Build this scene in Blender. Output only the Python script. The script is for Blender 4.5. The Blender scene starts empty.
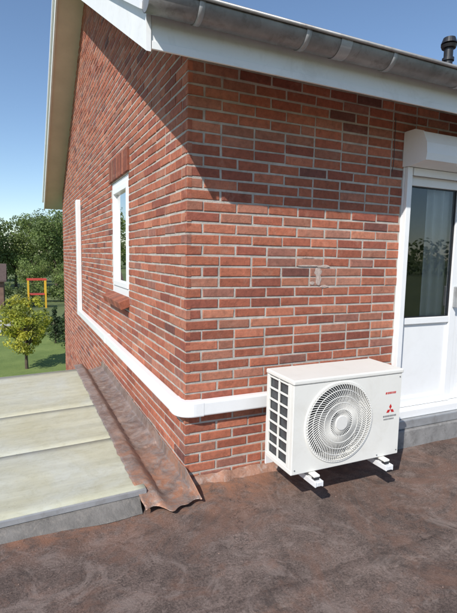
import bpy, bmesh, math, random
import numpy as np
from mathutils import Vector, Matrix, noise
random.seed(7); rng=np.random.default_rng(7)
S=bpy.context.scene
S.view_settings.view_transform='Standard'; S.view_settings.look='None'; S.view_settings.exposure=0

# ---------------------------------------------------------------- materials
def new_mat(name):
    m=bpy.data.materials.new(name); m.use_nodes=True
    nt=m.node_tree; b=nt.nodes['Principled BSDF']
    return m,nt,b
def noise_n(nt,scale,detail=6,rough=.6,dist=0.,coord='Object',vscale=None):
    tc=nt.nodes.new('ShaderNodeTexCoord'); n=nt.nodes.new('ShaderNodeTexNoise')
    n.inputs['Scale'].default_value=scale; n.inputs['Detail'].default_value=min(detail,6)
    n.inputs['Roughness'].default_value=rough; n.inputs['Distortion'].default_value=dist
    if vscale:
        mp=nt.nodes.new('ShaderNodeMapping'); mp.inputs['Scale'].default_value=vscale
        nt.links.new(tc.outputs[coord],mp.inputs[0]); nt.links.new(mp.outputs[0],n.inputs['Vector'])
    else: nt.links.new(tc.outputs[coord],n.inputs['Vector'])
    return n
def ramp(nt,src,stops):
    r=nt.nodes.new('ShaderNodeValToRGB'); e=r.color_ramp.elements
    while len(e)<len(stops): e.new(.5)
    for i,(p,c) in enumerate(stops):
        e[i].position=p; e[i].color=(c[0],c[1],c[2],1) if not isinstance(c,(int,float)) else (c,c,c,1)
    nt.links.new(src,r.inputs[0]); return r
def mix(nt,fac,a,b,mode='MIX'):
    m=nt.nodes.new('ShaderNodeMix'); m.data_type='RGBA'; m.blend_type=mode
    for idx,v in ((0,fac),(6,a),(7,b)):
        if hasattr(v,'links') or hasattr(v,'is_linked'): nt.links.new(v,m.inputs[idx])
        else: m.inputs[idx].default_value=v if idx==0 else (v[0],v[1],v[2],1)
    return m.outputs[2]
def bump(nt,b,src,strength=.3,dist=.01):
    n=nt.nodes.new('ShaderNodeBump'); n.inputs['Strength'].default_value=strength; n.inputs['Distance'].default_value=dist
    nt.links.new(src,n.inputs['Height']); nt.links.new(n.outputs[0],b.inputs['Normal']); return n
def simple(name,col,rough=.5,var=.15,scale=6,bs=.1,bd=.002,metal=0.,dirt=None,dirt_amt=.3,fine=120):
    m,nt,b=new_mat(name)
    n=noise_n(nt,scale,6,.65)
    c2=tuple(max(0,c*(1-var)) for c in col); c1=tuple(min(1,c*(1+var)) for c in col)
    r=ramp(nt,n.outputs['Fac'],[(.3,c2),(.7,c1)])
    out=r.outputs[0]
    if dirt:
        n2=noise_n(nt,scale*2.3,6,.75,.6); r2=ramp(nt,n2.outputs['Fac'],[(.5,0.),(.75,dirt_amt)])
        out=mix(nt,r2.outputs[0],out,dirt)
    nt.links.new(out,b.inputs['Base Color'])
    b.inputs['Roughness'].default_value=rough; b.inputs['Metallic'].default_value=metal
    n3=noise_n(nt,fine,4,.6); bump(nt,b,n3.outputs['Fac'],bs,bd)
    return m
# brick
M_brick,nt,b=new_mat('brick_clay')
at=nt.nodes.new('ShaderNodeAttribute'); at.attribute_name='bcol'
n=noise_n(nt,28,6,.7,.4); r=ramp(nt,n.outputs['Fac'],[(.25,.6),(.5,1.),(.78,1.35)])
c=mix(nt,1.,at.outputs['Color'],r.outputs[0],'MULTIPLY')
n2=noise_n(nt,7,6,.8,1.2); r2=ramp(nt,n2.outputs['Fac'],[(.54,0.),(.74,.4)])
c=mix(nt,r2.outputs[0],c,(.46,.28,.20))
n4=noise_n(nt,60,5,.8,.2); r4=ramp(nt,n4.outputs['Fac'],[(.60,0.),(.70,.55)])
c=mix(nt,r4.outputs[0],c,(.08,.038,.03))
n5=noise_n(nt,1.7,5,.6); r5=ramp(nt,n5.outputs['Fac'],[(.35,.9),(.65,1.08)])
c=mix(nt,1.,c,r5.outputs[0],'MULTIPLY')
nt.links.new(c,b.inputs['Base Color']); b.inputs['Roughness'].default_value=.88
n3=noise_n(nt,90,6,.75); bump(nt,b,n3.outputs['Fac'],.7,.005)
M_mortar=simple('mortar',(.46,.425,.375),.95,.22,7,.7,.004,dirt=(.27,.20,.15),dirt_amt=.7,fine=150)
M_cement=simple('cement_smear',(.46,.37,.32),.95,.3,30,.7,.004,dirt=(.28,.13,.08),dirt_amt=.9,fine=150)
M_white=simple('white_pvc',(.84,.84,.83),.35,.02,3,.03,.001,dirt=(.58,.56,.51),dirt_amt=.15)
M_white_old=simple('white_painted_board',(.82,.82,.80),.5,.04,3,.08,.001,dirt=(.50,.48,.43),dirt_amt=.35)
M_soffit=simple('soffit_board',(.66,.60,.50),.6,.07,3,.08,.001)
M_zinc=simple('zinc',(.27,.265,.26),.5,.3,5,.1,.001,metal=.5,dirt=(.13,.11,.10),dirt_amt=.8)
M_zinc2=simple('zinc_light',(.40,.405,.41),.5,.15,7,.1,.001,metal=.4,dirt=(.2,.17,.14),dirt_amt=.5)
M_ac=simple('ac_casing',(.78,.76,.70),.40,.025,3,.04,.0006,dirt=(.55,.50,.41),dirt_amt=.25,fine=400)
M_acgrille=simple('ac_grille',(.74,.72,.67),.45,.03,3,.03,.0005)
M_dark=simple('dark_void',(.012,.012,.013),.7,.1,10)
M_coil=simple('coil_fins',(.07,.075,.08),.4,.3,30,.2,.002,metal=.3)
M_fan=simple('fan_blade',(.20,.20,.195),.4,.1,10)
M_red=simple('red_print',(.55,.02,.02),.5,.03,10)
M_grey=simple('grey_print',(.18,.18,.19),.5,.03,10)
M_steel=simple('bracket_white_steel',(.74,.74,.74),.35,.04,10,dirt=(.4,.33,.28),dirt_amt=.3)
M_black=simple('black_plastic',(.02,.02,.022),.4,.2,10)
M_tile=simple('roof_tile',(.09,.06,.05),.8,.25,10,.5,.005)
M_bark=simple('bark',(.09,.065,.045),.95,.3,8,.8,.01,fine=40)
M_curtain=simple('curtain',(.78,.78,.78),.9,.06,6)
M_int=simple('interior_plaster',(.5,.5,.49),.9,.1,2)
M_concrete=simple('concrete_step',(.25,.24,.23),.9,.25,7,.5,.004,dirt=(.09,.08,.07),dirt_amt=.7)
M_darkfelt=simple('bitumen_upstand',(.15,.138,.125),.85,.3,9,.8,.006,dirt=(.25,.22,.19),dirt_amt=.8,fine=60)
M_panel,nt,b=new_mat('weathered_polycarbonate')
n=noise_n(nt,1.3,6,.65,.5); r=ramp(nt,n.outputs['Fac'],[(.3,(.44,.41,.27)),(.5,(.48,.465,.35)),(.7,(.50,.51,.45))])
nn=noise_n(nt,14,6,.8,.6); rr=ramp(nt,nn.outputs['Fac'],[(.48,0.),(.72,.5)])
c=mix(nt,rr.outputs[0],r.outputs[0],(.33,.31,.21))
n6=noise_n(nt,9,6,.75,0,'Object',(.12,1,1)); r6=ramp(nt,n6.outputs['Fac'],[(.35,.86),(.65,1.07)])
c=mix(nt,1.,c,r6.outputs[0],'MULTIPLY')
n8=noise_n(nt,90,3,.8); r8=ramp(nt,n8.outputs['Fac'],[(.66,0.),(.70,.7)]); c=mix(nt,r8.outputs[0],c,(.12,.10,.07))
nt.links.new(c,b.inputs['Base Color']); b.inputs['Roughness'].default_value=.65
n3=noise_n(nt,60,5,.6); bump(nt,b,n3.outputs['Fac'],.15,.002)
# lead / copper-brown flashing
M_lead,nt,b=new_mat('lead_flashing')
n=noise_n(nt,8,6,.75,.9); r=ramp(nt,n.outputs['Fac'],[(.3,(.14,.105,.09)),(.45,(.25,.19,.16)),(.6,(.36,.29,.25)),(.75,(.45,.28,.19))])
tc=nt.nodes.new('ShaderNodeTexCoord'); sp=nt.nodes.new('ShaderNodeSeparateXYZ'); nt.links.new(tc.outputs['Object'],sp.inputs[0])
ry=ramp(nt,sp.outputs[1],[(0.,1.),(.9,.2)])
n2=noise_n(nt,7,6,.75,.6); r2=ramp(nt,n2.outputs['Fac'],[(.42,0.),(.58,.9)])
f=mix(nt,1.,ry.outputs[0],r2.outputs[0],'MULTIPLY')
c=mix(nt,f,r.outputs[0],(.42,.20,.115))
nt.links.new(c,b.inputs['Base Color']); b.inputs['Roughness'].default_value=.42; b.inputs['Metallic'].default_value=.3
n3=noise_n(nt,24,6,.65,.7); bump(nt,b,n3.outputs['Fac'],.7,.010)
# flat roof
M_roof,nt,b=new_mat('bitumen_roof')
n=noise_n(nt,1.1,6,.68,.5); r=ramp(nt,n.outputs['Fac'],[(.3,(.105,.076,.064)),(.48,(.165,.120,.100)),(.62,(.205,.150,.125)),(.78,(.25,.185,.155))])
n2=noise_n(nt,7,6,.8,.4); r2=ramp(nt,n2.outputs['Fac'],[(.3,.6),(.5,1.),(.72,1.4)])
c=mix(nt,1.,r.outputs[0],r2.outputs[0],'MULTIPLY')
n7=noise_n(nt,110,4,.9); r7=ramp(nt,n7.outputs['Fac'],[(.35,.45),(.65,1.55)])
c=mix(nt,1.,c,r7.outputs[0],'MULTIPLY')
n8=noise_n(nt,2.3,6,.78,1.); r8=ramp(nt,n8.outputs['Fac'],[(.53,0.),(.62,.6)])
c=mix(nt,r8.outputs[0],c,(.075,.058,.050))
na=noise_n(nt,3.6,6,.82,1.5); ra=ramp(nt,na.outputs['Fac'],[(.52,0.),(.62,.6)])
c=mix(nt,ra.outputs[0],c,(.31,.24,.205))
nc_=noise_n(nt,1.9,6,.78,1.2); rc=ramp(nt,nc_.outputs['Fac'],[(.48,0.),(.62,.55)])
c=mix(nt,rc.outputs[0],c,(.24,.13,.09))
# hairline cracks
tcv=nt.nodes.new('ShaderNodeTexCoord'); nz=noise_n(nt,2.5,5,.7); vm=nt.nodes.new('ShaderNodeVectorMath'); vm.operation='ADD'
vs_=nt.nodes.new('ShaderNodeVectorMath'); vs_.operation='SCALE'; vs_.inputs['Scale'].default_value=.8
nt.links.new(nz.outputs['Color'],vs_.inputs[0]); nt.links.new(tcv.outputs['Object'],vm.inputs[0]); nt.links.new(vs_.outputs[0],vm.inputs[1])
vo=nt.nodes.new('ShaderNodeTexVoronoi'); vo.feature='DISTANCE_TO_EDGE'; vo.inputs['Scale'].default_value=1.1; nt.links.new(vm.outputs[0],vo.inputs['Vector'])
rv=ramp(nt,vo.outputs['Distance'],[(0.,.75),(.006,0.)])
ncr=noise_n(nt,1.4,3,.6); rcr=ramp(nt,ncr.outputs['Fac'],[(.45,0.),(.55,1.)])
fcr=mix(nt,1.,rv.outputs[0],rcr.outputs[0],'MULTIPLY')
c=mix(nt,fcr,c,(.03,.024,.022))
tc=nt.nodes.new('ShaderNodeTexCoord'); sp=nt.nodes.new('ShaderNodeSeparateXYZ'); nt.links.new(tc.outputs['Object'],sp.inputs[0])
mr=nt.nodes.new('ShaderNodeMapRange'); mr.inputs[1].default_value=-.45; mr.inputs[2].default_value=-.02; nt.links.new(sp.outputs[1],mr.inputs[0])
mx=nt.nodes.new('ShaderNodeMapRange'); mx.inputs[1].default_value=1.3; mx.inputs[2].default_value=.2; nt.links.new(sp.outputs[0],mx.inputs[0])
mm=nt.nodes.new('ShaderNodeMath'); mm.operation='MULTIPLY'; nt.links.new(mr.outputs[0],mm.inputs[0]); nt.links.new(mx.outputs[0],mm.inputs[1])
n9=noise_n(nt,6,6,.7,.5); m9=nt.nodes.new('ShaderNodeMath'); m9.operation='MULTIPLY'; nt.links.new(mm.outputs[0],m9.inputs[0])
r9=ramp(nt,n9.outputs['Fac'],[(.4,.0),(.6,1.2)]); nt.links.new(r9.outputs[0],m9.inputs[1]); m9.use_clamp=True
c=mix(nt,m9.outputs[0],c,(.36,.17,.10))
nt.links.new(c,b.inputs['Base Color']); b.inputs['Roughness'].default_value=.9; b.inputs['Specular IOR Level'].default_value=.25
ad=nt.nodes.new('ShaderNodeMath'); ad.operation='ADD'; nt.links.new(n7.outputs['Fac'],ad.inputs[0]); nt.links.new(n2.outputs['Fac'],ad.inputs[1])
bump(nt,b,ad.outputs[0],.75,.012)
# glass
M_glass=bpy.data.materials.new('window_glass'); M_glass.use_nodes=True; nt=M_glass.node_tree; nt.nodes.clear()
o=nt.nodes.new('ShaderNodeOutputMaterial'); ms=nt.nodes.new('ShaderNodeMixShader'); fr=nt.nodes.new('ShaderNodeFresnel'); fr.inputs[0].default_value=2.1
t=nt.nodes.new('ShaderNodeBsdfTransparent'); t.inputs[0].default_value=(.95,.96,.96,1); g=nt.nodes.new('ShaderNodeBsdfGlossy'); g.inputs['Roughness'].default_value=.01
nt.links.new(fr.outputs[0],ms.inputs[0]); nt.links.new(t.outputs[0],ms.inputs[1]); nt.links.new(g.outputs[0],ms.inputs[2]); nt.links.new(ms.outputs[0],o.inputs[0])
def leafmat(name):
    m=bpy.data.materials.new(name); m.use_nodes=True; nt=m.node_tree; b=nt.nodes['Principled BSDF']
    at=nt.nodes.new('ShaderNodeAttribute'); at.attribute_name='bcol'
    nt.links.new(at.outputs['Color'],b.inputs['Base Color']); b.inputs['Roughness'].default_value=.6
    tr=nt.nodes.new('ShaderNodeBsdfTranslucent'); nt.links.new(at.outputs['Color'],tr.inputs[0])
    ms=nt.nodes.new('ShaderNodeMixShader'); ms.inputs[0].default_value=.4
    o=nt.nodes['Material Output']; nt.links.new(b.outputs[0],ms.inputs[1]); nt.links.new(tr.outputs[0],ms.inputs[2]); nt.links.new(ms.outputs[0],o.inputs[0])
    return m
M_leaf=leafmat('leaves')
def grassmat(name,a,b_,sc):
    m,nt,b=new_mat(name); n=noise_n(nt,sc,6,.7,.3); r=ramp(nt,n.outputs['Fac'],[(.3,a),(.7,b_)])
    nt.links.new(r.outputs[0],b.inputs['Base Color']); b.inputs['Roughness'].default_value=.95
    n3=noise_n(nt,25,6,.8); bump(nt,b,n3.outputs['Fac'],.8,.05); return m
M_lawn=grassmat('lawn_grass',(.13,.19,.040),(.23,.29,.075),.9)
M_field=grassmat('field_grass',(.09,.125,.04),(.17,.20,.07),.08)
M_path=simple('pale_paving',(.45,.43,.39),.9,.15,2,.4,.01,fine=30)

# ---------------------------------------------------------------- helpers
def link(o,parent=None):
    S.collection.objects.link(o)
    if parent: o.parent=parent
    return o
def empty(name,loc=(0,0,0)):
    e=bpy.data.objects.new(name,None); e.location=loc; S.collection.objects.link(e); return e
def fixn(o):
    bm=bmesh.new(); bm.from_mesh(o.data); bmesh.ops.recalc_face_normals(bm,faces=bm.faces); bm.to_mesh(o.data); bm.free()
def mk(name,vs,fs,mat,parent=None,smooth=False):
    me=bpy.data.meshes.new(name); me.from_pydata([tuple(v) for v in vs],[],[tuple(f) for f in fs]); me.update()
    me.materials.append(mat)
    if smooth: me.polygons.foreach_set('use_smooth',[True]*len(me.polygons))
    return link(bpy.data.objects.new(name,me),parent)
def box(name,x0,x1,y0,y1,z0,z1,mat,parent=None,bev=.003,seg=2):
    bm=bmesh.new()
    vs=[bm.verts.new((x,y,z)) for x in (x0,x1) for y in (y0,y1) for z in (z0,z1)]
    for f in ((0,1,3,2),(4,6,7,5),(0,4,5,1),(2,3,7,6),(0,2,6,4),(1,5,7,3)): bm.faces.new([vs[i] for i in f])
    bmesh.ops.recalc_face_normals(bm,faces=bm.faces)
    if bev: bmesh.ops.bevel(bm,geom=bm.edges[:],offset=min(bev,.45*min(x1-x0,y1-y0,z1-z0)),segments=seg,affect='EDGES',profile=.5)
    me=bpy.data.meshes.new(name); bm.to_mesh(me); bm.free(); me.materials.append(mat)
    return link(bpy.data.objects.new(name,me),parent)
def extrude_x(name,prof,x0,x1,mat,parent=None,closed=True,smooth=False,xs=None):
    xs=xs or [x0,x1]; n=len(prof); vs=[(x,p[0],p[1]) for x in xs for p in prof]; fs=[]
    for k in range(len(xs)-1):
        for i in range(n if closed else n-1):
            j=(i+1)%n; fs.append((k*n+i,k*n+j,(k+1)*n+j,(k+1)*n+i))
    if closed: fs.append(tuple(range(n))[::-1]); fs.append(tuple((len(xs)-1)*n+i for i in range(n)))
    o=mk(name,vs,fs,mat,parent,smooth); fixn(o); return o
def curves(name,polys,rad,mat,parent=None,cyc=False):
    cu=bpy.data.curves.new(name,'CURVE'); cu.dimensions='3D'; cu.bevel_depth=rad; cu.bevel_resolution=2
    for p in polys:
        s=cu.splines.new('POLY'); s.points.add(len(p)-1)
        for i,q in enumerate(p): s.points[i].co=(q[0],q[1],q[2],1)
        s.use_cyclic_u=cyc
    cu.materials.append(mat); return link(bpy.data.objects.new(name,cu),parent)

house=empty('brick_house')
SL=.565; Z0=2.60; RIDGE_Y=4.0; DEPTH=8.0
def rake(y): return Z0+SL*y if y<=RIDGE_Y else Z0+SL*(2*RIDGE_Y-y)

# ---------------------------------------------------------------- bricks
PAL=[((.37,.118,.065),5),((.33,.100,.057),5),((.41,.140,.080),3.5),((.27,.080,.050),2.5),((.36,.145,.092),3),((.18,.066,.050),.5),((.44,.17,.10),1.4),((.29,.12,.085),1.2)]
pw=np.array([w for _,w in PAL]); pw=pw/pw.sum()
CO=.065; BH=.0515; BL=.209; J=.0125
def bricks(name,length,z0,z1,openings,toworld,topf=None,flip=False,special=None,start=0.):
    V=[];F=[];C=[]
    rows=range(int(math.floor(z0/CO)),int(math.ceil(z1/CO)))
    for r in rows:
        zb=r*CO+.0065; zt=zb+BH
        head=((r%2)==0)^flip
        u=0.; first=True
        while u<length:
            L=BL
            if first: L=.098 if head else BL
            elif random.random()<.06: L=.098
            first=False
            a,b_=u,min(u+L+rng.uniform(-.003,.003),length); u=u+L+J
            if b_<start: continue
            segs=[(a,b_)]
            for (oa,ob,oz0,oz1) in openings:
                if zt>oz0+.01 and zb<oz1-.01:
                    ns=[]
                    for s in segs:
                        if s[1]<=oa or s[0]>=ob: ns.append(s)
                        else:
                            if s[0]<oa: ns.append((s[0],oa))
                            if s[1]>ob: ns.append((ob,s[1]))
                    segs=ns
            for (a2,b2) in segs:
                if b2-a2<.02: continue
                if topf and zb>topf((a2+b2)/2)+.02: continue
                col=np.array(PAL[rng.choice(len(PAL),p=pw)][0])*rng.uniform(.84,1.14)
                if special: col=special((a2+b2)/2,(zb+zt)/2,col)
                base=len(V); jj=lambda s:rng.uniform(-s,s)
                prd=jj(.0018)
                zj=jj(.0015)
                for (uu,zz) in ((a2,zb),(b2,zb),(b2,zt),(a2,zt)): V.append(toworld(uu,zz+zj,-.03))
                e0=.0035
                q=[(a2,zb),(b2,zb),(b2,zt),(a2,zt)]
                out=[(uu+(jj(.002) if uu>0 else 0),zz+zj+jj(.002)) for uu,zz in q]
                for (uu,zz) in out: V.append(toworld(uu,zz,-.003+prd))
                sg=[(1,1),(-1,1),(-1,-1),(1,-1)]
                for (uu,zz),(sx,sz) in zip(out,sg): V.append(toworld(uu+sx*e0,zz+sz*e0,prd+jj(.0008)))
                fl=[(8,9,10,11)]+[(4+i,4+(i+1)%4,8+(i+1)%4,8+i) for i in range(4)]+[(i,(i+1)%4,4+(i+1)%4,4+i) for i in range(4)]
                for f in fl: F.append(tuple(base+i for i in f)); C.append(col)
    o=mk(name,V,F,M_brick,house); set_fcol(o,C,F); fixn(o); return o
def set_fcol(o,C,F):
    at=o.data.attributes.new('bcol','FLOAT_COLOR','CORNER')
    arr=np.ones((sum(len(f) for f in F),4),dtype=np.float32)
    arr[:,:3]=np.repeat(np.array(C,dtype=np.float32),[len(f) for f in F],axis=0)
    at.data.foreach_set('color',arr.ravel())
DX0,DX1,DZ0,DZ1=1.66,4.3,.19,2.20
WY0,WY1,WZ0,WZ1=1.54,2.36,1.04,2.145
def sp_right(u,z,col):
    d=math.hypot((u-.95)/.34,(z-1.33)/.30)
    if d<1 and random.random()<.6*(1-d)+.15: col=col*.7+np.array((.38,.26,.20))*.35
    return col
bricks('brick_wall_front',7.0,0.,2.62,[(DX0,DX1,DZ0,DZ1)],lambda u,z,d:(u,-d,z),flip=False,special=sp_right)
bricks('brick_wall_gable',DEPTH,-2.86,5.0,[(WY0,WY1,WZ0-.12,WZ1+.0),(WY0-.05,WY1+.05,WZ1,WZ1+.2)],lambda u,z,d:(-d,u,z),topf=rake,flip=True)
def sheet(name,rects,tow,mat,parent):
    vs=[];fs=[]
    for (a,b_,c0,c1) in rects:
        k=len(vs); vs+= [tow(a,c0),tow(b_,c0),tow(b_,c1),tow(a,c1)]; fs.append((k,k+1,k+2,k+3))
    return mk(name,vs,fs,mat,parent)
m=.005
sheet('mortar_front',[(m,DX0,-.05,2.6),(DX0,DX1,-.05,DZ0),(DX0,DX1,DZ1,2.6),(DX1,7,-.05,2.6)],lambda a,c:(a,m,c),M_mortar,house)
sheet('mortar_gable',[(m,WY0,-2.8,2.55),(WY1,8,-2.8,2.55),(WY0,WY1,-2.8,WZ0-.12),(WY0,WY1,WZ1,2.55)],lambda a,c:(m,a,c),M_mortar,house)
mk('mortar_gable_top',[(m,0,2.55),(m,8,2.55),(m,4,4.85)],[(0,1,2)],M_mortar,house)
box('inner_floor',.02,7,.02,7.98,.05,.12,M_int,house,0)
mk('side_wall_back',[(.02,8,-2.8),(7,8,-2.8),(7,8,2.6),(.02,8,2.6)],[(0,1,2,3)],M_mortar,house)
mk('side_wall_far',[(7,.01,-2.8),(7,8,-2.8),(7,8,2.6),(7,4,4.8),(7,.01,2.5)],[(0,1,2,3,4)],M_mortar,house)
mk('attic_ceiling',[(.03,.03,2.5),(7,.03,2.5),(7,8,2.5),(.03,8,2.5)],[(0,1,2,3)],M_int,house)
mk('room_back',[(.03,3.2,0),(7,3.2,0),(7,3.2,2.5),(.03,3.2,2.5)],[(0,1,2,3)],M_int,house)
def loose_bricks(name,specs,parent):
    V=[];F=[];C=[]
    for (c,sz,rotax,ang) in specs:
        base=len(V); col=np.array(PAL[rng.choice(len(PAL),p=pw)][0])*rng.uniform(.5,.8)
        R=Matrix.Rotation(ang,3,rotax); e=.004
        bm=bmesh.new(); bmesh.ops.create_cube(bm,size=1)
        for v in bm.verts: v.co=Vector((v.co.x*sz[0],v.co.y*sz[1],v.co.z*sz[2]))
        bmesh.ops.bevel(bm,geom=bm.edges[:],offset=e,segments=1,affect='EDGES')
        bm.verts.index_update()
        for v in bm.verts: V.append(tuple(R@v.co+Vector(c)))
        for f in bm.faces: F.append(tuple(base+v.index for v in f.verts)); C.append(col)
        bm.free()
    o=mk(name,V,F,M_brick,parent); set_fcol(o,C,F); return o
sp=[]; y=WY0-.03
while y<WY1+.03:
    sp.append(((.012,y+.026,WZ1+.112),(.06,.049,.205),'X',0)); y+=.064
loose_bricks('window_lintel_bricks',sp,house)
sp=[]; y=WY0-.02
while y<WY1+.02:
    sp.append(((-.005,y+.026,WZ0-.05),(.17,.049,.075),'Y',-math.radians(20))); y+=.064
loose_bricks('window_sill_bricks',sp,house)
mk('sill_mortar',[(.0,WY0,WZ0-.13),(.0,WY1,WZ0-.13),(.10,WY1,WZ0-.01),(.10,WY0,WZ0-.01)],[(0,1,2,3)],M_mortar,house)
def reveal(name,pts,mat): mk(name,pts,[(0,1,2,3)],mat,house)
reveal('reveal_a',[(.004,WY1,WZ0-.1),(.12,WY1,WZ0-.1),(.12,WY1,WZ1),(.004,WY1,WZ1)],M_mortar)
reveal('reveal_b',[(.004,WY0,WZ0-.1),(.12,WY0,WZ0-.1),(.12,WY0,WZ1),(.004,WY0,WZ1)],M_mortar)
reveal('reveal_c',[(.004,WY0,WZ1),(.12,WY0,WZ1),(.12,WY1,WZ1),(.004,WY1,WZ1)],M_mortar)
wx0,wx1=.012,.09; t_=.065
box('window_frame_bottom',wx0,wx1,WY0+.002,WY1-.002,WZ0-.03,WZ0+t_,M_white,house)
box('window_frame_top',wx0,wx1,WY0+.002,WY1-.002,WZ1-t_,WZ1-.002,M_white,house)
box('window_frame_near',wx0,wx1,WY0+.002,WY0+t_,WZ0+t_,WZ1-t_,M_white,house)
box('window_frame_far',wx0,wx1,WY1-t_,WY1-.002,WZ0+t_,WZ1-t_,M_white,house)
s=.05; a0,a1,b0,b1=WY0+t_+.004,WY1-t_-.004,WZ0+t_+.004,WZ1-t_-.004
box('sash_bottom',wx0-.012,wx1-.02,a0,a1,b0,b0+s,M_white,house); box('sash_top',wx0-.012,wx1-.02,a0,a1,b1-s,b1,M_white,house)
box('sash_near',wx0-.012,wx1-.02,a0,a0+s,b0+s,b1-s,M_white,house); box('sash_far',wx0-.012,wx1-.02,a1-s,a1,b0+s,b1-s,M_white,house)
mk('window_pane',[(.035,a0+s,b0+s),(.035,a1-s,b0+s),(.035,a1-s,b1-s),(.035,a0+s,b1-s)],[(0,1,2,3)],M_glass,house)
box('window_blind',.10,.105,a0,a1,b0,b1,M_curtain,house,0)

# ---------------------------------------------------------------- eaves / roof
EY=-.40; EZ=2.365; X0=-.35; X1=7.3
RT=2.575; RR=4.97
extrude_x('roof_slope_front',[(EY-.02,RT-.05),(EY-.02,RT),(RIDGE_Y,RR),(RIDGE_Y,RR-.06)],X0+.026,X1,M_tile,house)
extrude_x('roof_slope_back',[(2*RIDGE_Y-EY+.02,RT-.05),(2*RIDGE_Y-EY+.02,RT),(RIDGE_Y+.001,RR),(RIDGE_Y+.001,RR-.06)],X0+.026,X1,M_tile,house)
box('fascia_board',X0+.026,X1,EY-.02,EY-.001,EZ,2.522,M_white_old,house,.002)
box('fascia_trim',X0+.027,X1,EY-.027,EY-.0205,EZ-.006,EZ+.03,M_white_old,house,.002)
mk('eaves_soffit',[(X0+.026,EY,EZ+.012),(X1,EY,EZ+.012),(X1,.03,EZ+.012+.43*.56),(X0+.026,.03,EZ+.012+.43*.56)],[(0,1,2,3)],M_white_old,house)
def rake_board(name,ya,yb,mat,x0,x1,dz0,dz1):
    vs=[]
    for y in (ya,yb):
        z=rake(y)
        for x in (x0,x1): vs+=[(x,y,z+dz0),(x,y,z+dz1)]
    fs=[(0,1,3,2),(4,6,7,5),(0,4,5,1),(2,3,7,6),(0,2,6,4),(1,5,7,3)]
    fixn(mk(name,vs,fs,mat,house))
rake_board('bargeboard_near',EY-.030,4.0,M_white_old,X0,X0+.022,-.012,.24)
rake_board('bargeboard_far',4.001,8.43,M_white_old,X0,X0+.022,-.012,.24)
rake_board('bargeboard_trim_near',EY-.034,4.0,M_white,X0-.03,X0-.002,.16,.27)
rake_board('bargeboard_trim_far',4.001,8.434,M_white,X0-.03,X0-.002,.16,.27)
rake_board('rake_soffit_near',EY,4.0,M_soffit,X0+.024,.05,.012,.03)
rake_board('rake_soffit_far',4.001,8.41,M_soffit,X0+.024,.05,.012,.03)
GR=.072; GY=EY-.03-GR; GZ=2.545
def halfprof(r): return [(GY+r*math.cos(a),GZ+r*math.sin(a)) for a in np.linspace(math.pi,2*math.pi,17)]
prof=halfprof(GR)
bead=[(GY-GR-.009+.009*math.cos(a),GZ+.009*math.sin(a)) for a in np.linspace(0,2*math.pi,10)[:-1]]
g=extrude_x('gutter_trough',prof,0,0,M_zinc,house,closed=False,smooth=True,xs=list(np.linspace(X0-.02,X1,40)))
g.modifiers.new('t','SOLIDIFY').thickness=.002
extrude_x('gutter_bead',bead,X0-.02,X1,M_zinc,house,smooth=True)
mk('gutter_end_cap',[(X0-.02,p[0],p[1]) for p in prof],[tuple(range(len(prof)))],M_zinc,house)
for k,x in enumerate(np.arange(-.15,7.2,.56)):
    o=extrude_x('gutter_bracket',halfprof(GR+.004),0,0,M_zinc2,house,closed=False,smooth=True,xs=[x,x+.028]); o.modifiers.new('t','SOLIDIFY').thickness=.004
for x in (.62,2.9,5.2):
    o=extrude_x('gutter_joint',halfprof(GR+.0025),0,0,M_zinc2,house,closed=False,smooth=True,xs=[x,x+.07])
vent=empty('roof_vent_pipe')
def cyl(name,x,y,z0,z1,r0,r1,mat,parent,n=24):
    V=[(x+r*math.cos(2*math.pi*i/n),y+r*math.sin(2*math.pi*i/n),z) for z,r in ((z0,r0),(z1,r1)) for i in range(n)]
    F=[(i,(i+1)%n,n+(i+1)%n,n+i) for i in range(n)]+[tuple(range(n))[::-1],tuple(range(n,2*n))]
    return mk(name,V,F,mat,parent)
vx,vy=2.745,.62
cyl('pipe',vx,vy,2.9,3.36,.040,.040,M_black,vent); cyl('collar',vx,vy,3.25,3.275,.052,.052,M_black,vent)
cyl('cap_lower',vx,vy,3.36,3.385,.060,.070,M_black,vent); cyl('cap_upper',vx,vy,3.40,3.45,.070,.052,M_black,vent)
cyl('cap_core',vx,vy,3.385,3.40,.040,.040,M_black,vent)

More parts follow.
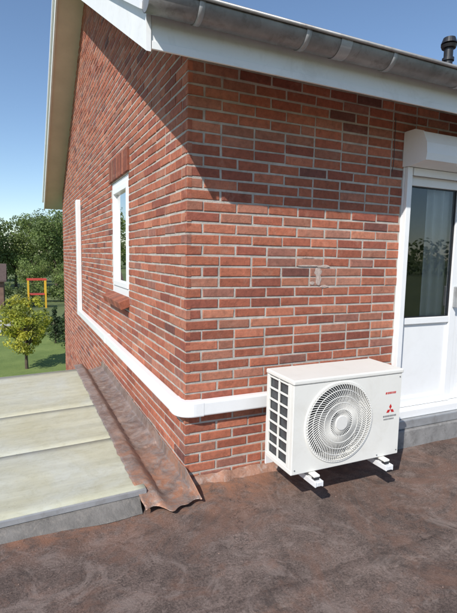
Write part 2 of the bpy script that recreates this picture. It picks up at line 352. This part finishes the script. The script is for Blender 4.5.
# ---------------------------------------------------------------- sliding door + shutter box
yf=-.012
box('door_jamb',DX0+.002,DX0+.062,yf,.09,.27,2.2,M_white,house,.004)
box('door_head',DX0+.064,DX1,yf,.09,2.05,2.2,M_white,house,.004)
box('door_sill',DX0-.01,DX1,-.05,.10,.205,.268,M_white,house,.006)
def leaf(x0,x1,y0,y1,st,z0=.272,z1=2.046,zm=.93):
    box('door_stile',x0,x0+st,y0,y1,z0,z1,M_white,house,.004); box('door_stile',x1-.07,x1,y0,y1,z0,z1,M_white,house,.004)
    box('door_top_rail',x0+st,x1-.07,y0,y1,z1-.07,z1,M_white,house,.004)
    box('door_mid_rail',x0+st,x1-.07,y0,y1,zm,zm+.05,M_white,house,.004)
    box('door_bottom_rail',x0+st,x1-.07,y0,y1,z0,z0+.07,M_white,house,.004)
    box('door_panel',x0+st,x1-.07,y0+.02,y1-.01,z0+.07,zm,M_white,house,.002)
    ym=(y0+y1)/2
    for nm,xg0,xg1,zg0,zg1 in (('gasket_left',x0+st+.0005,x0+st+.007,zm+.051,z1-.071),('gasket_right',x1-.077,x1-.0705,zm+.051,z1-.071),('gasket_bottom',x0+st+.008,x1-.078,zm+.0505,zm+.057),('gasket_top',x0+st+.008,x1-.078,z1-.077,z1-.0705)):
        box(nm,xg0,xg1,y0+.012,ym-.001,zg0,zg1,M_black,house,0)
    mk('door_pane',[(x0+st,ym,zm+.05),(x1-.07,ym,zm+.05),(x1-.07,ym,z1-.07),(x0+st,ym,z1-.07)],[(0,1,2,3)],M_glass,house)
leaf(DX0+.066,2.33,.012,.062,.03)
leaf(2.335,3.25,.03,.085,.06)
leaf(3.26,4.2,.012,.062,.06)
box('door_handle',2.285,2.305,-.03,.011,1.05,1.22,M_zinc2,house,.006)
V=[];F=[]; nx=190
for i in range(nx):
    x=2.03+i*(1.95/nx); y=.105+.020*math.sin(i*.75)+.010*math.sin(i*.31)
    V+=[(x,y,.15),(x,y,2.2)]
F=[(2*i,2*i+2,2*i+3,2*i+1) for i in range(nx-1)]
mk('curtain',V,F,M_curtain,house,True)
sh=empty('roller_shutter')
pr=[(-.002,2.10),(-.06,2.095),(-.205,2.115),(-.212,2.16),(-.205,2.23),(-.165,2.31),(-.10,2.335),(-.002,2.335)]
extrude_x('shutter_box',pr,DX0,DX1+.05,M_white,sh)
pr2=[(y*1.03-.0,2.215+(z-2.215)*1.035) for y,z in pr]
extrude_x('shutter_end_cap',pr2,DX0-.012,DX0-.001,M_white,sh)
box('shutter_slats',DX0+.07,DX1,-.035,-.02,2.04,2.094,M_white,sh,.002)
box('guide_rail',DX0+.004,DX0+.05,-.045,-.0145,.27,2.093,M_white,sh,.003)
box('door_plinth',DX0-.03,7.0,-.10,-.002,-.02,.13,M_concrete,house,.006)
box('door_plinth_lead',DX0-.04,7.0,-.075,-.003,.132,.203,M_zinc2,house,.008)
curves('loose_cable',[[(1.55,-.012,2.42),(1.548,-.014,2.28),(1.553,-.012,2.12),(1.540,-.015,2.05)]],.0022,M_black,house)
V=[];F=[]
for (cx,cz,w,h) in ((.89,1.375,.10,.006),(.99,1.372,.05,.010),(.945,1.335,.03,.028),(.95,1.29,.022,.045),(.86,1.43,.05,.007),(1.0,1.235,.035,.010),(.90,1.26,.02,.012)):
    n=26; k=len(V); V.append((cx,-.0036,cz))
    for i in range(n):
        a=2*math.pi*i/n; q=1+.35*noise.noise(Vector((math.cos(a)*1.5+cx*40,math.sin(a)*1.5,cz*30))); V.append((cx+w*q*math.cos(a),-.0024,cz+h*q*math.sin(a)))
    for i in range(n): F.append((k,k+1+i,k+1+(i+1)%n))
mk('mortar_repair_patch',V,F,M_cement,house)

# ---------------------------------------------------------------- pipe trunking
tr=empty('pipe_trunking')
HZ=.50; hh=.046; dd=.032
def sweep(name,path,hh,dd,mat,parent,zc):
    prof=[];r=.012
    for (sx,sy,a0) in ((1,1,0),(-1,1,90),(-1,-1,180),(1,-1,270)):
        for a in (0,30,60,90):
            t=math.radians(a0+a); prof.append((sx*(dd-r)+r*math.cos(t),sy*(hh-r)+r*math.sin(t)))
    n=len(prof);V=[];F=[]
    for (x,y,nx,ny) in path:
        for (p,q) in prof: V.append((x+nx*p,y+ny*p,zc+q))
    for k in range(len(path)-1):
        for i in range(n): j=(i+1)%n; F.append((k*n+i,k*n+j,(k+1)*n+j,(k+1)*n+i))
    F.append(tuple(range(n))); F.append(tuple((len(path)-1)*n+i for i in range(n)))
    o=mk(name,V,F,mat,parent,False); fixn(o); return o
off=dd+.002; cc=.05
sweep('trunking_front',[(.72,-off,0,-1),(.08,-off,0,-1)],hh,dd,M_white,tr,HZ)
arc=[]
for a in np.linspace(0,90,13):
    t=math.radians(a); R=cc+off
    arc.append((cc-R*math.sin(t),cc-R*math.cos(t),-math.sin(t),-math.cos(t)))
sweep('trunking_corner',[(.10,-off,0,-1)]+arc+[(-off,.10,-1,0)],hh+.003,dd+.002,M_white,tr,HZ)
sweep('trunking_side',[(-off,.08,-1,0),(-off,4.95,-1,0)],hh,dd,M_white,tr,HZ)
sweep('trunking_clip',[(-off,2.45,-1,0),(-off,2.53,-1,0)],hh+.003,dd+.003,M_white,tr,HZ)
box('trunking_riser',-.068,-.002,4.86,5.00,HZ-.045,2.24,M_white,tr,.008)

# ---------------------------------------------------------------- air conditioner
ac=empty('air_conditioner_outdoor_unit')
ax0,ax1=.455,1.25; ay0,ay1=-.505,-.205; az0,az1=.205,.757
box('casing_top',ax0-.006,ax1+.006,ay0-.006,ay1+.004,az1-.028,az1,M_ac,ac,.008,3)
box('casing_base',ax0,ax1,ay0+.004,ay1,az0,az0+.03,M_ac,ac,.004)
box('casing_right',ax1-.02,ax1,ay0+.004,ay1,az0+.03,az1-.03,M_ac,ac,.004)
box('casing_back_right',ax1-.25,ax1-.02,ay1-.015,ay1,az0+.03,az1-.03,M_ac,ac,.002)
box('inner_baffle',ax0+.58,ax0+.59,ay0+.03,ay1-.02,az0+.03,az1-.03,M_dark,ac,0)
fx=ax0+.322; fz=(az0+az1)/2-.002; FR=.232
xl,xr,zl,zh=ax0+.001,ax1-.001,az0+.004,az1-.03
angs=sorted(set([2*math.pi*i/96 for i in range(96)]+[math.atan2(zz-fz,xx-fx)%(2*math.pi) for xx in (xl,xr) for zz in (zl,zh)]))
V=[];F=[];n=len(angs)
for a in angs:
    c_,s_=math.cos(a),math.sin(a)
    tt=min(((xr-fx)/c_ if c_>1e-9 else 1e9),((xl-fx)/c_ if c_<-1e-9 else 1e9),((zh-fz)/s_ if s_>1e-9 else 1e9),((zl-fz)/s_ if s_<-1e-9 else 1e9))
    ex,ez=fx+tt*c_,fz+tt*s_
    V+=[(ex,ay0+.03,ez),(ex,ay0+.004,ez),(fx+(ex-fx)*.992,ay0,fz+(ez-fz)*.992),(fx+(FR+.014)*c_,ay0,fz+(FR+.014)*s_),(fx+(FR+.010)*c_,ay0-.007,fz+(FR+.010)*s_),(fx+FR*c_,ay0-.007,fz+FR*s_),(fx+(FR-.004)*c_,ay0+.09,fz+(FR-.004)*s_)]
for i in range(n):
    j=(i+1)%n
    for k in range(6): F.append((7*i+k,7*j+k,7*j+k+1,7*i+k+1))
fixn(mk('front_panel',V,F,M_ac,ac))
mk('fan_backing',[(fx-.30,ay0+.14,zl),(fx+.26,ay0+.14,zl),(fx+.26,ay0+.14,zh),(fx-.30,ay0+.14,zh)],[(0,1,2,3)],M_coil,ac)
V=[];F=[]
for b3 in range(3):
    a0_=b3*2*math.pi/3+.4; k=len(V); nr,na_=6,8
    for i in range(nr):
        rr_=.045+i*.034
        for j in range(na_):
            a=a0_+j*.19+i*.10; V.append((fx+rr_*math.cos(a),ay0+.045+j*.010,fz+rr_*math.sin(a)))
    for i in range(nr-1):
        for j in range(na_-1): F.append((k+i*na_+j,k+i*na_+j+1,k+(i+1)*na_+j+1,k+(i+1)*na_+j))
mk('fan_blades',V,F,M_fan,ac,True)
yg=ay0-.008
sp_=[]
for i in range(84):
    a0_=2*math.pi*i/84; pl=[]
    r_in=.034 if i%2==0 else .08
    for r_ in np.linspace(r_in,FR+.004,12):
        a=a0_+.55*(r_/FR)**1.3; pl.append((fx+r_*math.cos(a),yg-.010*(1-(r_/FR)**2),fz+r_*math.sin(a)))
    sp_.append(pl)
curves('grille_spokes',sp_,.0021,M_acgrille,ac)
rg=[[(fx+r_*math.cos(a),yg-.010*(1-(r_/FR)**2)-.001,fz+r_*math.sin(a)) for a in np.linspace(0,2*math.pi,73)[:-1]] for r_ in (.08,.12,.157,.195,.229)]
curves('grille_rings',rg,.0020,M_acgrille,ac,True)
def disc(name,cx,y,cz,r,mat,th=.008):
    n=40; V=[(cx+r*math.cos(2*math.pi*i/n),y,cz+r*math.sin(2*math.pi*i/n)) for i in range(n)]+[(cx+.92*r*math.cos(2*math.pi*i/n),y-th,cz+.92*r*math.sin(2*math.pi*i/n)) for i in range(n)]
    F=[(i,(i+1)%n,n+(i+1)%n,n+i) for i in range(n)]+[tuple(range(n,2*n))]
    mk(name,V,F,mat,ac)
disc('grille_hub',fx,yg-.007,fz,.045,M_acgrille)
mk('coil_side',[(ax0+.016,ay0+.02,az0+.03),(ax0+.016,ay1,az0+.03),(ax0+.016,ay1,az1-.03),(ax0+.016,ay0+.02,az1-.03)],[(0,1,2,3)],M_coil,ac)
mk('coil_back',[(ax0+.016,ay1-.01,az0+.03),(ax1-.2,ay1-.01,az0+.03),(ax1-.2,ay1-.01,az1-.03),(ax0+.016,ay1-.01,az1-.03)],[(0,1,2,3)],M_coil,ac)
box('side_post_front',ax0,ax0+.014,ay0+.031,ay0+.062,az0+.03,az1-.03,M_ac,ac,.003)
box('side_post_mid',ax0,ax0+.010,ay0+.155,ay0+.167,az0+.03,az1-.03,M_ac,ac,.002)
box('side_post_back',ax0,ax0+.014,ay1-.03,ay1,az0+.03,az1-.03,M_ac,ac,.003)
nb=7
for i in range(nb+1):
    z=az0+.035+i*(az1-az0-.075)/nb
    box('side_rib',ax0+.001,ax0+.013,ay0+.063,ay1-.031,z-.005,z+.005,M_ac,ac,.002)
lx,lz=ax1-.085,az0+.30
def flat(name,polys,mat):
    V=[];F=[]
    for p in polys:
        k=len(V); V+=[(a,ay0-.0012,b_) for a,b_ in p]; F.append(tuple(range(k,k+len(p))))
    mk(name,V,F,mat,ac)
def rhomb(cx,cz,ang,r=.021):
    d=(math.cos(ang),math.sin(ang)); q=(-d[1],d[0]); return [(cx,cz),(cx+d[0]*r*.866+q[0]*r*.5,cz+d[1]*r*.866+q[1]*r*.5),(cx+d[0]*r*1.73,cz+d[1]*r*1.73),(cx+d[0]*r*.866-q[0]*r*.5,cz+d[1]*r*.866-q[1]*r*.5)]
flat('logo_red',[rhomb(lx,lz,math.radians(a)) for a in (90,210,330)],M_red)
let=[]; x=lx-.055
for wdt in (.009,.004,.008,.008,.008,.004,.008,.008,.004,.008,.008):
    let.append([(x,lz-.046),(x+wdt,lz-.046),(x+wdt,lz-.035),(x,lz-.035)]); x+=wdt+.0028
x=lx-.050
for wdt in (.008,.008,.008,.004,.008,.008,.008,.006):
    let.append([(x,lz-.064),(x+wdt,lz-.064),(x+wdt,lz-.055),(x,lz-.055)]); x+=wdt+.0032
flat('lettering',let,M_grey)
let=[]; x=lx-.045
for wdt in (.010,.004,.009,.009,.008,.004,.009,.008): let.append([(x,lz+.10),(x+wdt,lz+.10),(x+wdt+.002,lz+.113),(x+.002,lz+.113)]); x+=wdt+.003
flat('red_lettering',let,M_red)
for (sx,sz_) in ((ax0+.02,az0+.03),(ax1-.02,az0+.03),(ax1-.02,az1-.05),(ax0+.62,az0+.02)): disc('screw',sx,ay0-.001,sz_,.0045,M_grey,.002)
for bx in (.60,1.12):
    box('bracket_arm',bx-.018,bx+.018,-.575,-.004,az0-.055,az0-.03,M_steel,ac,.003)
    box('bracket_flange_left',bx-.028,bx-.0185,-.575,-.05,az0-.058,az0-.026,M_steel,ac,.002)
    box('bracket_flange_right',bx+.0185,bx+.028,-.575,-.05,az0-.058,az0-.026,M_steel,ac,.002)
    box('wall_plate',bx-.03,bx+.03,-.016,-.002,.02,az0+.25,M_steel,ac,.003)
    for yy in (-.535,-.25): box('rubber_mount',bx-.017,bx+.017,yy-.016,yy+.016,az0-.029,az0-.013,M_black,ac,.004)
    box('foot_rail',bx-.020,bx+.020,ay0-.045,ay1+.02,az0-.012,az0-.0005,M_ac,ac,.002)
curves('insulated_pipes',[[(.70,-.04,HZ),(.74,-.06,HZ),(.85,-.12,.46),(.95,-.15,.38),(1.1,-.19,.33)]],.018,M_black,ac)

# ---------------------------------------------------------------- flat roof
def rh(x,y): return .010*noise.fractal(Vector((x*1.2,y*1.2,0)),1,2,4)+.004*noise.noise(Vector((x*6,y*6,3)))-.008
nx_,ny_=190,130; V=[];F=[]
xs=np.linspace(-6,8,nx_); ys=-8*(np.linspace(1,0,ny_)**1.5)
for y in ys:
    for x in xs:
        w_=max(0,1-abs(y)/.12)
        V.append((x,y+(.0 if y<-.001 else -.001),rh(x,y)+(.018*w_ if x>0 else 0)))
for j in range(ny_-1):
    for i in range(nx_-1): k=j*nx_+i; F.append((k,k+1,k+nx_+1,k+nx_))
mk('flat_roof',V,F,M_roof,None,True)
fl=empty('roof_felt_laps')
def strip(name,p0,p1,w,th=.003):
    d=Vector(p1)-Vector(p0); L=d.length; d.normalize(); q=Vector((-d.y,d.x,0)); n=int(L/.06); V=[];F=[]
    for i in range(n+1):
        c=Vector(p0)+d*(L*i/n)
        for s_,zz in ((-.5,-.006),(-.45,th),(0,th),(.42,th*.4),(.5,-.006)):
            jit=.022*noise.noise(Vector((c.x*3,c.y*3,(s_>0)*9)))*(1 if abs(s_)>.1 else 0)
            pnt=c+q*(w*s_+jit)
            V.append((pnt.x,pnt.y,rh(pnt.x,pnt.y)+zz))
    for i in range(n):
        for k in range(4): F.append((5*i+k,5*i+k+1,5*i+5+k+1,5*i+5+k))
    mk(name,V,F,M_roof,fl,True)
strip('felt_lap_a',(-6,-1.02,0),(8,-1.06,0),.12)
V=[];F=[]
for k in range(520):
    x=rng.uniform(-1.6,2.6); y=-abs(rng.normal(0,.6))-.03
    r_=rng.uniform(.001,.0042); z=rh(x,y)+r_*.5+(.008 if abs(y+1.03)<.07 else 0)
    b0_=len(V)
    for (a,b_,c_) in ((1,0,0),(0,1,0),(-1,0,0),(0,-1,0),(0,0,1),(0,0,-1)):
        V.append((x+a*r_*rng.uniform(.6,1.6),y+b_*r_*rng.uniform(.6,1.6),z+c_*r_*rng.uniform(.4,.8)))
    for f in ((0,1,4),(1,2,4),(2,3,4),(3,0,4),(1,0,5),(2,1,5),(3,2,5),(0,3,5)): F.append(tuple(b0_+i for i in f))
M_grit=simple('grit',(.22,.15,.12),.9,.7,50)
mk('roof_grit',V,F,M_grit)
box('garage_walls',-5.8,7.8,-7.8,-.05,-2.8,-.06,M_mortar,house,0)
V=[];F=[]; n=160
for i in range(n+1):
    x=-.01+i*(1.66/n); f_=noise.noise(Vector((x*7,0,1))); g_=noise.noise(Vector((x*17,5,1)))
    hgt=.050+.018*f_+.010*g_; wd=.055+.03*noise.noise(Vector((x*5,9,1)))+.012*g_
    V+=[(x,-.006,hgt),(x,-.016,hgt-.006),(x,-.03,.032+.010*g_),(x,-wd,.012),(x,-wd-.006,-.012)]
for i in range(n):
    for k in range(4): F.append((5*i+k,5*i+k+1,5*i+6+k,5*i+5+k))
M_fillet=simple('stained_mortar_fillet',(.29,.155,.105),.9,.4,7,.8,.008,dirt=(.40,.36,.33),dirt_amt=.95,fine=60)
mk('wall_base_fillet',V,F,M_fillet,house,True)

# ---------------------------------------------------------------- panel roof on the left
pn=empty('lean_to_panel_roof')
PX0,PX1=-3.6,-.27
def pz(x): return .082+.030*(x-PX1)
seams=[-.10,.70,1.50,2.86]
for k in range(3):
    a,b_=seams[k]+.002,seams[k+1]-.002
    V=[];F=[]; nn_=60; mm_=10
    for i in range(nn_+1):
        x=PX0+(PX1-PX0)*i/nn_
        for j in range(mm_+1):
            y=a+(b_-a)*j/mm_; V.append((x,y,pz(x)+.002*noise.noise(Vector((x*2,y*2,0)))))
    for i in range(nn_):
        for j in range(mm_): q=i*(mm_+1)+j; F.append((q,q+1,q+mm_+2,q+mm_+1))
    o=mk('panel_sheet',V,F,M_panel,pn,True); md=o.modifiers.new('t','SOLIDIFY'); md.thickness=.010; md.offset=-1
M_alu=simple('aluminium_bar',(.46,.44,.37),.45,.12,8,.1,.001,metal=.15,dirt=(.3,.26,.18),dirt_amt=.6)
for s_ in seams[1:3]:
    V=[(x,s_+dy,pz(x)+dz) for x in (PX0,PX1) for dy,dz in ((-.014,-.012),(-.014,.004),(-.010,.007),(.010,.007),(.014,.004),(.014,-.012))]
    mk('glazing_bar',V,[(0,1,7,6),(1,2,8,7),(2,3,9,8),(3,4,10,9),(4,5,11,10),(0,5,4,3,2,1),(6,7,8,9,10,11)],M_alu,pn)
for (a,b_,nm) in ((-.118,-.094,'edge_trim_front'),(2.856,2.885,'edge_trim_back')):
    V=[(x,y,pz(x)+dz) for x in (PX0,PX1) for y,dz in ((a,-.022),(a,.005),(b_,.005),(b_,-.022))]
    mk(nm,V,[(0,1,5,4),(1,2,6,5),(2,3,7,6),(0,3,2,1),(4,5,6,7)],M_alu if 'back' in nm else M_zinc2,pn)
for y in (-.02,.7,1.5,2.83): box('rafter',PX0,PX1-.02,y-.03,y+.03,-.20,-.085,M_white_old,pn,0)
box('beam',-3.55,-3.45,-.05,2.88,-.30,-.201,M_white_old,pn,0)
for y in (.1,2.8): box('post',-3.55,-3.45,y-.05,y+.05,-2.8,-.301,M_white_old,pn,0)
V=[];F=[];n=120
for i in range(n+1):
    x=-6+i*(5.69/n); g_=noise.noise(Vector((x*8,2,1)))*.008; w_=noise.noise(Vector((x*3,7,1)))*.016
    z=pz(x)-.016 if x>PX0 else pz(PX0)-.016
    V+=[(x,.05,z-.02),(x,-.10+g_*.3,z+g_*.3),(x,-.122+g_,z-.015),(x,-.135+g_,.035),(x,-.160+w_,.012),(x,-.19+w_*2,-.012)]
for i in range(n):
    for k in range(5): F.append((6*i+k,6*i+k+1,6*i+7+k,6*i+6+k))
mk('bitumen_upstand',V,F,M_darkfelt,None,True)
# metal flashing valley
V=[];F=[]; nt_,ns_=420,34
for i in range(nt_+1):
    t=i/nt_; y=-.24+t*3.28
    rip=noise.noise(Vector((y*4,0,8)))*.012+noise.noise(Vector((y*16,3,8)))*.009
    topr=noise.noise(Vector((y*3,9,2)))*.012+noise.noise(Vector((y*13,9,2)))*.008
    for j in range(ns_+1):
        s_=j/ns_
        xw=-.004; xe=-.330+rip
        front=max(0,min(1,(-.02-y)/.24))
        if s_<.2: q=s_/.2; x=xw-.012*q; z=(.120+topr)*(1-q)+.050*q
        elif s_<.62: q=(s_-.2)/.42; x=xw-.012-.150*q; z=.050-.030*math.sin(q*math.pi*.5)
        elif s_<.86:
            q=(s_-.62)/.24; x=-.166-.085*q; z=.020+(.094-.020)*(q*q*(3-2*q))
        else:
            q=(s_-.86)/.14; x=-.251+(xe+.251)*q; z=.094-.006*q
        lap=.007*(1-((y+.24)%.82)/.82)
        wr=noise.noise(Vector((x*10,y*9,0)))*.009+noise.noise(Vector((x*26,y*24,4)))*.006
        z+=lap+wr*(.2 if s_<.14 else (.3 if s_>.86 else 1))
        if y<-.0:
            f_=front**1.1
            z=z*(1-f_)+(.010+abs(wr)*.5)*f_
            x=x+.035*(1-s_)*f_+.03*f_*s_
        V.append((x,y+(.020*math.sin(s_*8)+.05*noise.noise(Vector((s_*5,1,2))))*front,z+.004))
for i in range(nt_):
    for j in range(ns_): k=i*(ns_+1)+j; F.append((k,k+1,k+ns_+2,k+ns_+1))
o=mk('lead_flashing',V,F,M_lead,None,True); o.modifiers.new('t','SOLIDIFY').thickness=.002

# ---------------------------------------------------------------- garden & landscape
G=-2.8
mk('ground',[(-900,-900,G),(900,-900,G),(900,900,G),(-900,900,G)],[(0,1,2,3)],M_field)
mk('lawn',[(-14,8.5,G+.004),(9,8.5,G+.004),(10,22,G+.004),(-16,23,G+.004)],[(0,1,2,3)],M_lawn)
mk('garden_path',[(-20,24,G+.008),(-.9,23.6,G+.008),(-1.2,29,G+.008),(-20,29,G+.008)],[(0,1,2,3)],M_path)
def leaves(centers,spread,n,size,cols,seed,flat=.8):
    r=np.random.default_rng(seed); V=[];F=[];C=[]
    centers=np.array(centers); idx=r.integers(0,len(centers),n)
    cc=[np.array(cols[r.integers(0,len(cols))])*r.uniform(.7,1.25) for _ in centers]
    d=r.normal(size=(n,3)); d/=np.linalg.norm(d,axis=1)[:,None]; rad=r.uniform(.25,1,n)**.45
    for k in range(n):
        c=centers[idx[k]]; sp=spread[idx[k]]
        p=c+d[k]*rad[k]*sp*np.array((1,1,flat))
        nrm=Vector(d[k]+r.normal(size=3)*.6); nrm.z+=.4; nrm.normalize()
        a=nrm.orthogonal().normalized(); b_=nrm.cross(a); th=r.uniform(0,6.28); a,b_=(a*math.cos(th)+b_*math.sin(th)),(b_*math.cos(th)-a*math.sin(th))
        s_=size*r.uniform(.6,1.3); P=Vector(p)
        q=len(V); V+=[tuple(P-a*s_*.5),tuple(P+b_*s_*.3),tuple(P+a*s_*.5),tuple(P-b_*s_*.3)]
        F.append((q,q+1,q+2,q+3)); C.append(cc[idx[k]]*r.uniform(.75,1.25))
    return V,F,C
def limb(V,F,p0,p1,r0,r1,n=7):
    p0,p1=Vector(p0),Vector(p1); d=(p1-p0).normalized(); a=d.orthogonal().normalized(); b_=d.cross(a); k=len(V)
    for p,r in ((p0,r0),(p1,r1)):
        for i in range(n): t=2*math.pi*i/n; V.append(tuple(p+a*r*math.cos(t)+b_*r*math.sin(t)))
    for i in range(n): F.append((k+i,k+(i+1)%n,k+n+(i+1)%n,k+n+i))
def tree_mesh(name,h,cr,n,size,cols,seed,cb=.3,nc=38,conif=False,sprf=1.):
    r=np.random.default_rng(seed); V=[];F=[]
    segs=5; pts=[Vector((.05*h*r.normal()*.3*i/segs,.05*h*r.normal()*.3*i/segs,h*.85*i/segs)) for i in range(segs+1)]
    for i in range(segs): limb(V,F,pts[i],pts[i+1],.022*h*(1-.17*i),.022*h*(1-.17*(i+1)))
    cen=[];spr=[]
    for k in range(nc):
        while True:
            u=r.uniform(-1,1,3)
            if np.linalg.norm(u)<1 and np.linalg.norm(u)>.3: break
        zc=h*(cb+(1-cb)*.5); z=zc+u[2]*h*(1-cb)*.46
        wf=1.0
        if conif: wf=max(.08,1-(z/h))*1.3
        c=np.array((u[0]*cr*.85*wf,u[1]*cr*.85*wf,z)); cen.append(c); spr.append(sprf*cr*r.uniform(.22,.42)*(max(.4,wf) if conif else 1))
        if k%2==0:
            zz=min(h*.8,max(h*.18,z-.25*h)); limb(V,F,(0,0,zz),tuple(c),.009*h,.003*h,5)
    nb_=len(F)
    LV,LF,LC=leaves(cen,spr,n,size,cols,seed+1)
    k=len(V); V+=LV; F+= [tuple(k+i for i in f) for f in LF]
    me=bpy.data.meshes.new(name); me.from_pydata(V,[],F); me.materials.append(M_bark); me.materials.append(M_leaf)
    me.polygons.foreach_set('material_index',[0]*nb_+[1]*len(LF))
    at=me.attributes.new('bcol','FLOAT_COLOR','CORNER'); arr=np.ones((sum(len(f) for f in F),4),dtype=np.float32)
    arr[:,:3]=np.repeat(np.array([(0,0,0)]*nb_+[tuple(c) for c in LC],dtype=np.float32),[len(f) for f in F],axis=0); at.data.foreach_set('color',arr.ravel())
    me.update(); return me
GRN=[(.15,.21,.06),(.19,.25,.07),(.13,.18,.055),(.21,.26,.08)]
LGT=[(.23,.30,.08),(.27,.32,.09),(.19,.24,.07)]
YEL=[(.42,.42,.05),(.48,.46,.06),(.32,.35,.05)]
DRK=[(.045,.075,.03),(.055,.09,.03)]
tm=[tree_mesh('tree_mesh_a',9,3.6,8000,.26,GRN,11,.12),tree_mesh('tree_mesh_b',8,3.2,8000,.24,LGT,23,.12),tree_mesh('tree_mesh_c',10,3.4,8000,.26,GRN[:3]+LGT[:1],37,.14,44)]
def place(me,name,x,y,sc,rot):
    o=bpy.data.objects.new(name,me); o.location=(x,y,G); o.scale=(sc,sc,sc); o.rotation_euler=(0,0,rot); S.collection.objects.link(o); return o
spots=[(-4.8,54,1.0,0),(-1.2,57,1.0,1),(3.2,55,1.02,0),(8.5,56,1.05,0),(-9,56,1.05,2),(-15,50,.95,1),(-22,52,1.05,0),(-30,48,1.,2),(14,54,1.,1),(.8,66,1.05,2),(5.5,68,1.1,0),(-6.5,68,1.1,1),(-18,32,.65,1),(-27,28,.75,0),(-22,14,.65,1),(20,44,.9,0),(3.1,40,.42,1),(4.9,36,.45,0),(.3,44,.5,1),
 (-14,-40,.8,0),(-5,-44,.8,2),(4,-42,.7,1),(13,-45,.8,0),(23,-42,.8,2),(-26,-38,.8,1)]  # this row: unseen trees behind the camera, added for the door glass to reflect
for i,(x,y,s_,k) in enumerate(spots): place(tm[k],'tree',x,y,s_,i*1.7)
ym=tree_mesh('young_tree_mesh',2.85,1.05,7000,.085,YEL,51,.2,70,sprf=.72)
place(ym,'young_golden_tree',-.72,15.2,1.0,.6)
cm=tree_mesh('conifer_mesh',2.6,.8,5000,.10,DRK+[(.07,.11,.04)],61,.05,50,True)
place(cm,'conifer_shrub',1.15,18.5,.9,.2); place(cm,'conifer_shrub',.6,20.0,.7,1.2)
cen=[];spr=[]
for k in range(170): cen.append((rng.uniform(-22,10),39+rng.uniform(-.5,.5),G+rng.uniform(.4,1.3))); spr.append(rng.uniform(.35,.65))
V,F,C=leaves(cen,spr,16000,.17,GRN,77); o=mk('hedge',V,F,M_leaf); set_fcol(o,C,F)
cen=[];spr=[]
for k in range(60): cen.append((rng.uniform(-6,6),22.6+rng.uniform(-.6,.4),G+rng.uniform(.15,.5))); spr.append(rng.uniform(.25,.45))
V,F,C=leaves(cen,spr,6000,.11,GRN+LGT+[(.2,.11,.08)],78); o=mk('flower_border',V,F,M_leaf); set_fcol(o,C,F)
cen=[];spr=[]
for k in range(1000):
    a=rng.uniform(0,2*math.pi); R_=rng.uniform(120,150); cen.append((R_*math.cos(a),R_*math.sin(a),G+rng.uniform(1,8))); spr.append(rng.uniform(2.5,5))
V,F,C=leaves(cen,spr,30000,1.5,GRN,79); o=mk('distant_tree_belt',V,F,M_leaf); set_fcol(o,C,F)
pg=empty('playground_frame'); M_yel=simple('yellow_paint',(.65,.38,.03),.5,.05); M_rd=simple('red_paint',(.5,.06,.04),.5,.05)
gx,gy=.35,35.
for dx in (-.6,.6):
    for dy in (-.5,.5): box('leg',gx+dx-.06,gx+dx+.06,gy+dy-.06,gy+dy+.06,G,G+2.1,M_yel,pg,.01)
box('top_beam',gx-.7,gx+.7,gy-.56,gy-.44,G+2.1,G+2.22,M_rd,pg,.01); box('top_beam_back',gx-.7,gx+.7,gy+.44,gy+.56,G+2.1,G+2.22,M_rd,pg,.01)
box('platform',gx-.53,gx+.53,gy-.5,gy+.5,G+1.0,G+1.08,M_rd,pg,.01)
sd=empty('garden_shed')
M_wood=simple('shed_wood',(.19,.11,.08),.8,.25,4,.4,.01)
box('shed_walls',-6.4,-1.9,34,37,G,G+2.1,M_wood,sd,.01)
extrude_x('shed_roof',[(33.7,G+2.05),(35.5,G+3.2),(37.3,G+2.05),(37.3,G+2.15),(35.5,G+3.32),(33.7,G+2.15)],-6.6,-1.7,M_tile,sd)
box('shed_door',-3.0,-2.25,33.96,33.995,G,G+1.9,M_white_old,sd,.005)

# ---------------------------------------------------------------- light
d=Vector((.60,.5,-.675)).normalized()
sun=bpy.data.lights.new('sun','SUN'); sun.energy=5.0; sun.angle=math.radians(.5); sun.color=(1,.97,.92)
so=bpy.data.objects.new('sun',sun); so.rotation_euler=d.to_track_quat('-Z','Y').to_euler(); so.location=(-5,-6,8); S.collection.objects.link(so)
w=bpy.data.worlds.new('World'); S.world=w; w.use_nodes=True; nt=w.node_tree
sky=nt.nodes.new('ShaderNodeTexSky'); sky.sky_type='NISHITA'; sky.sun_disc=False
sky.sun_elevation=math.asin(-d.z); sky.sun_rotation=math.atan2(-d.x,-d.y)
sky.air_density=1.0; sky.dust_density=.2; sky.ozone_density=3.2
bg=nt.nodes['Background']; nt.links.new(sky.outputs[0],bg.inputs[0]); bg.inputs[1].default_value=.15

# ---------------------------------------------------------------- camera
cx,cy,cz,yaw,pit,rol,f=-0.9034,-2.5614,1.4327,0.4333,0.1113,0.0192,455.2689
Fv=Vector((math.sin(yaw)*math.cos(pit),math.cos(yaw)*math.cos(pit),-math.sin(pit))); Rv=Vector((math.cos(yaw),-math.sin(yaw),0)); Uv=Rv.cross(Fv)
R2=math.cos(rol)*Rv+math.sin(rol)*Uv; U2=-math.sin(rol)*Rv+math.cos(rol)*Uv
cam=bpy.data.cameras.new('camera'); cam.sensor_fit='HORIZONTAL'; cam.sensor_width=36; cam.lens=36*f/457; cam.clip_start=.05; cam.clip_end=3000
co=bpy.data.objects.new('camera',cam); co.matrix_world=Matrix(((R2.x,U2.x,-Fv.x,cx),(R2.y,U2.y,-Fv.y,cy),(R2.z,U2.z,-Fv.z,cz),(0,0,0,1)))
S.collection.objects.link(co); S.camera=co
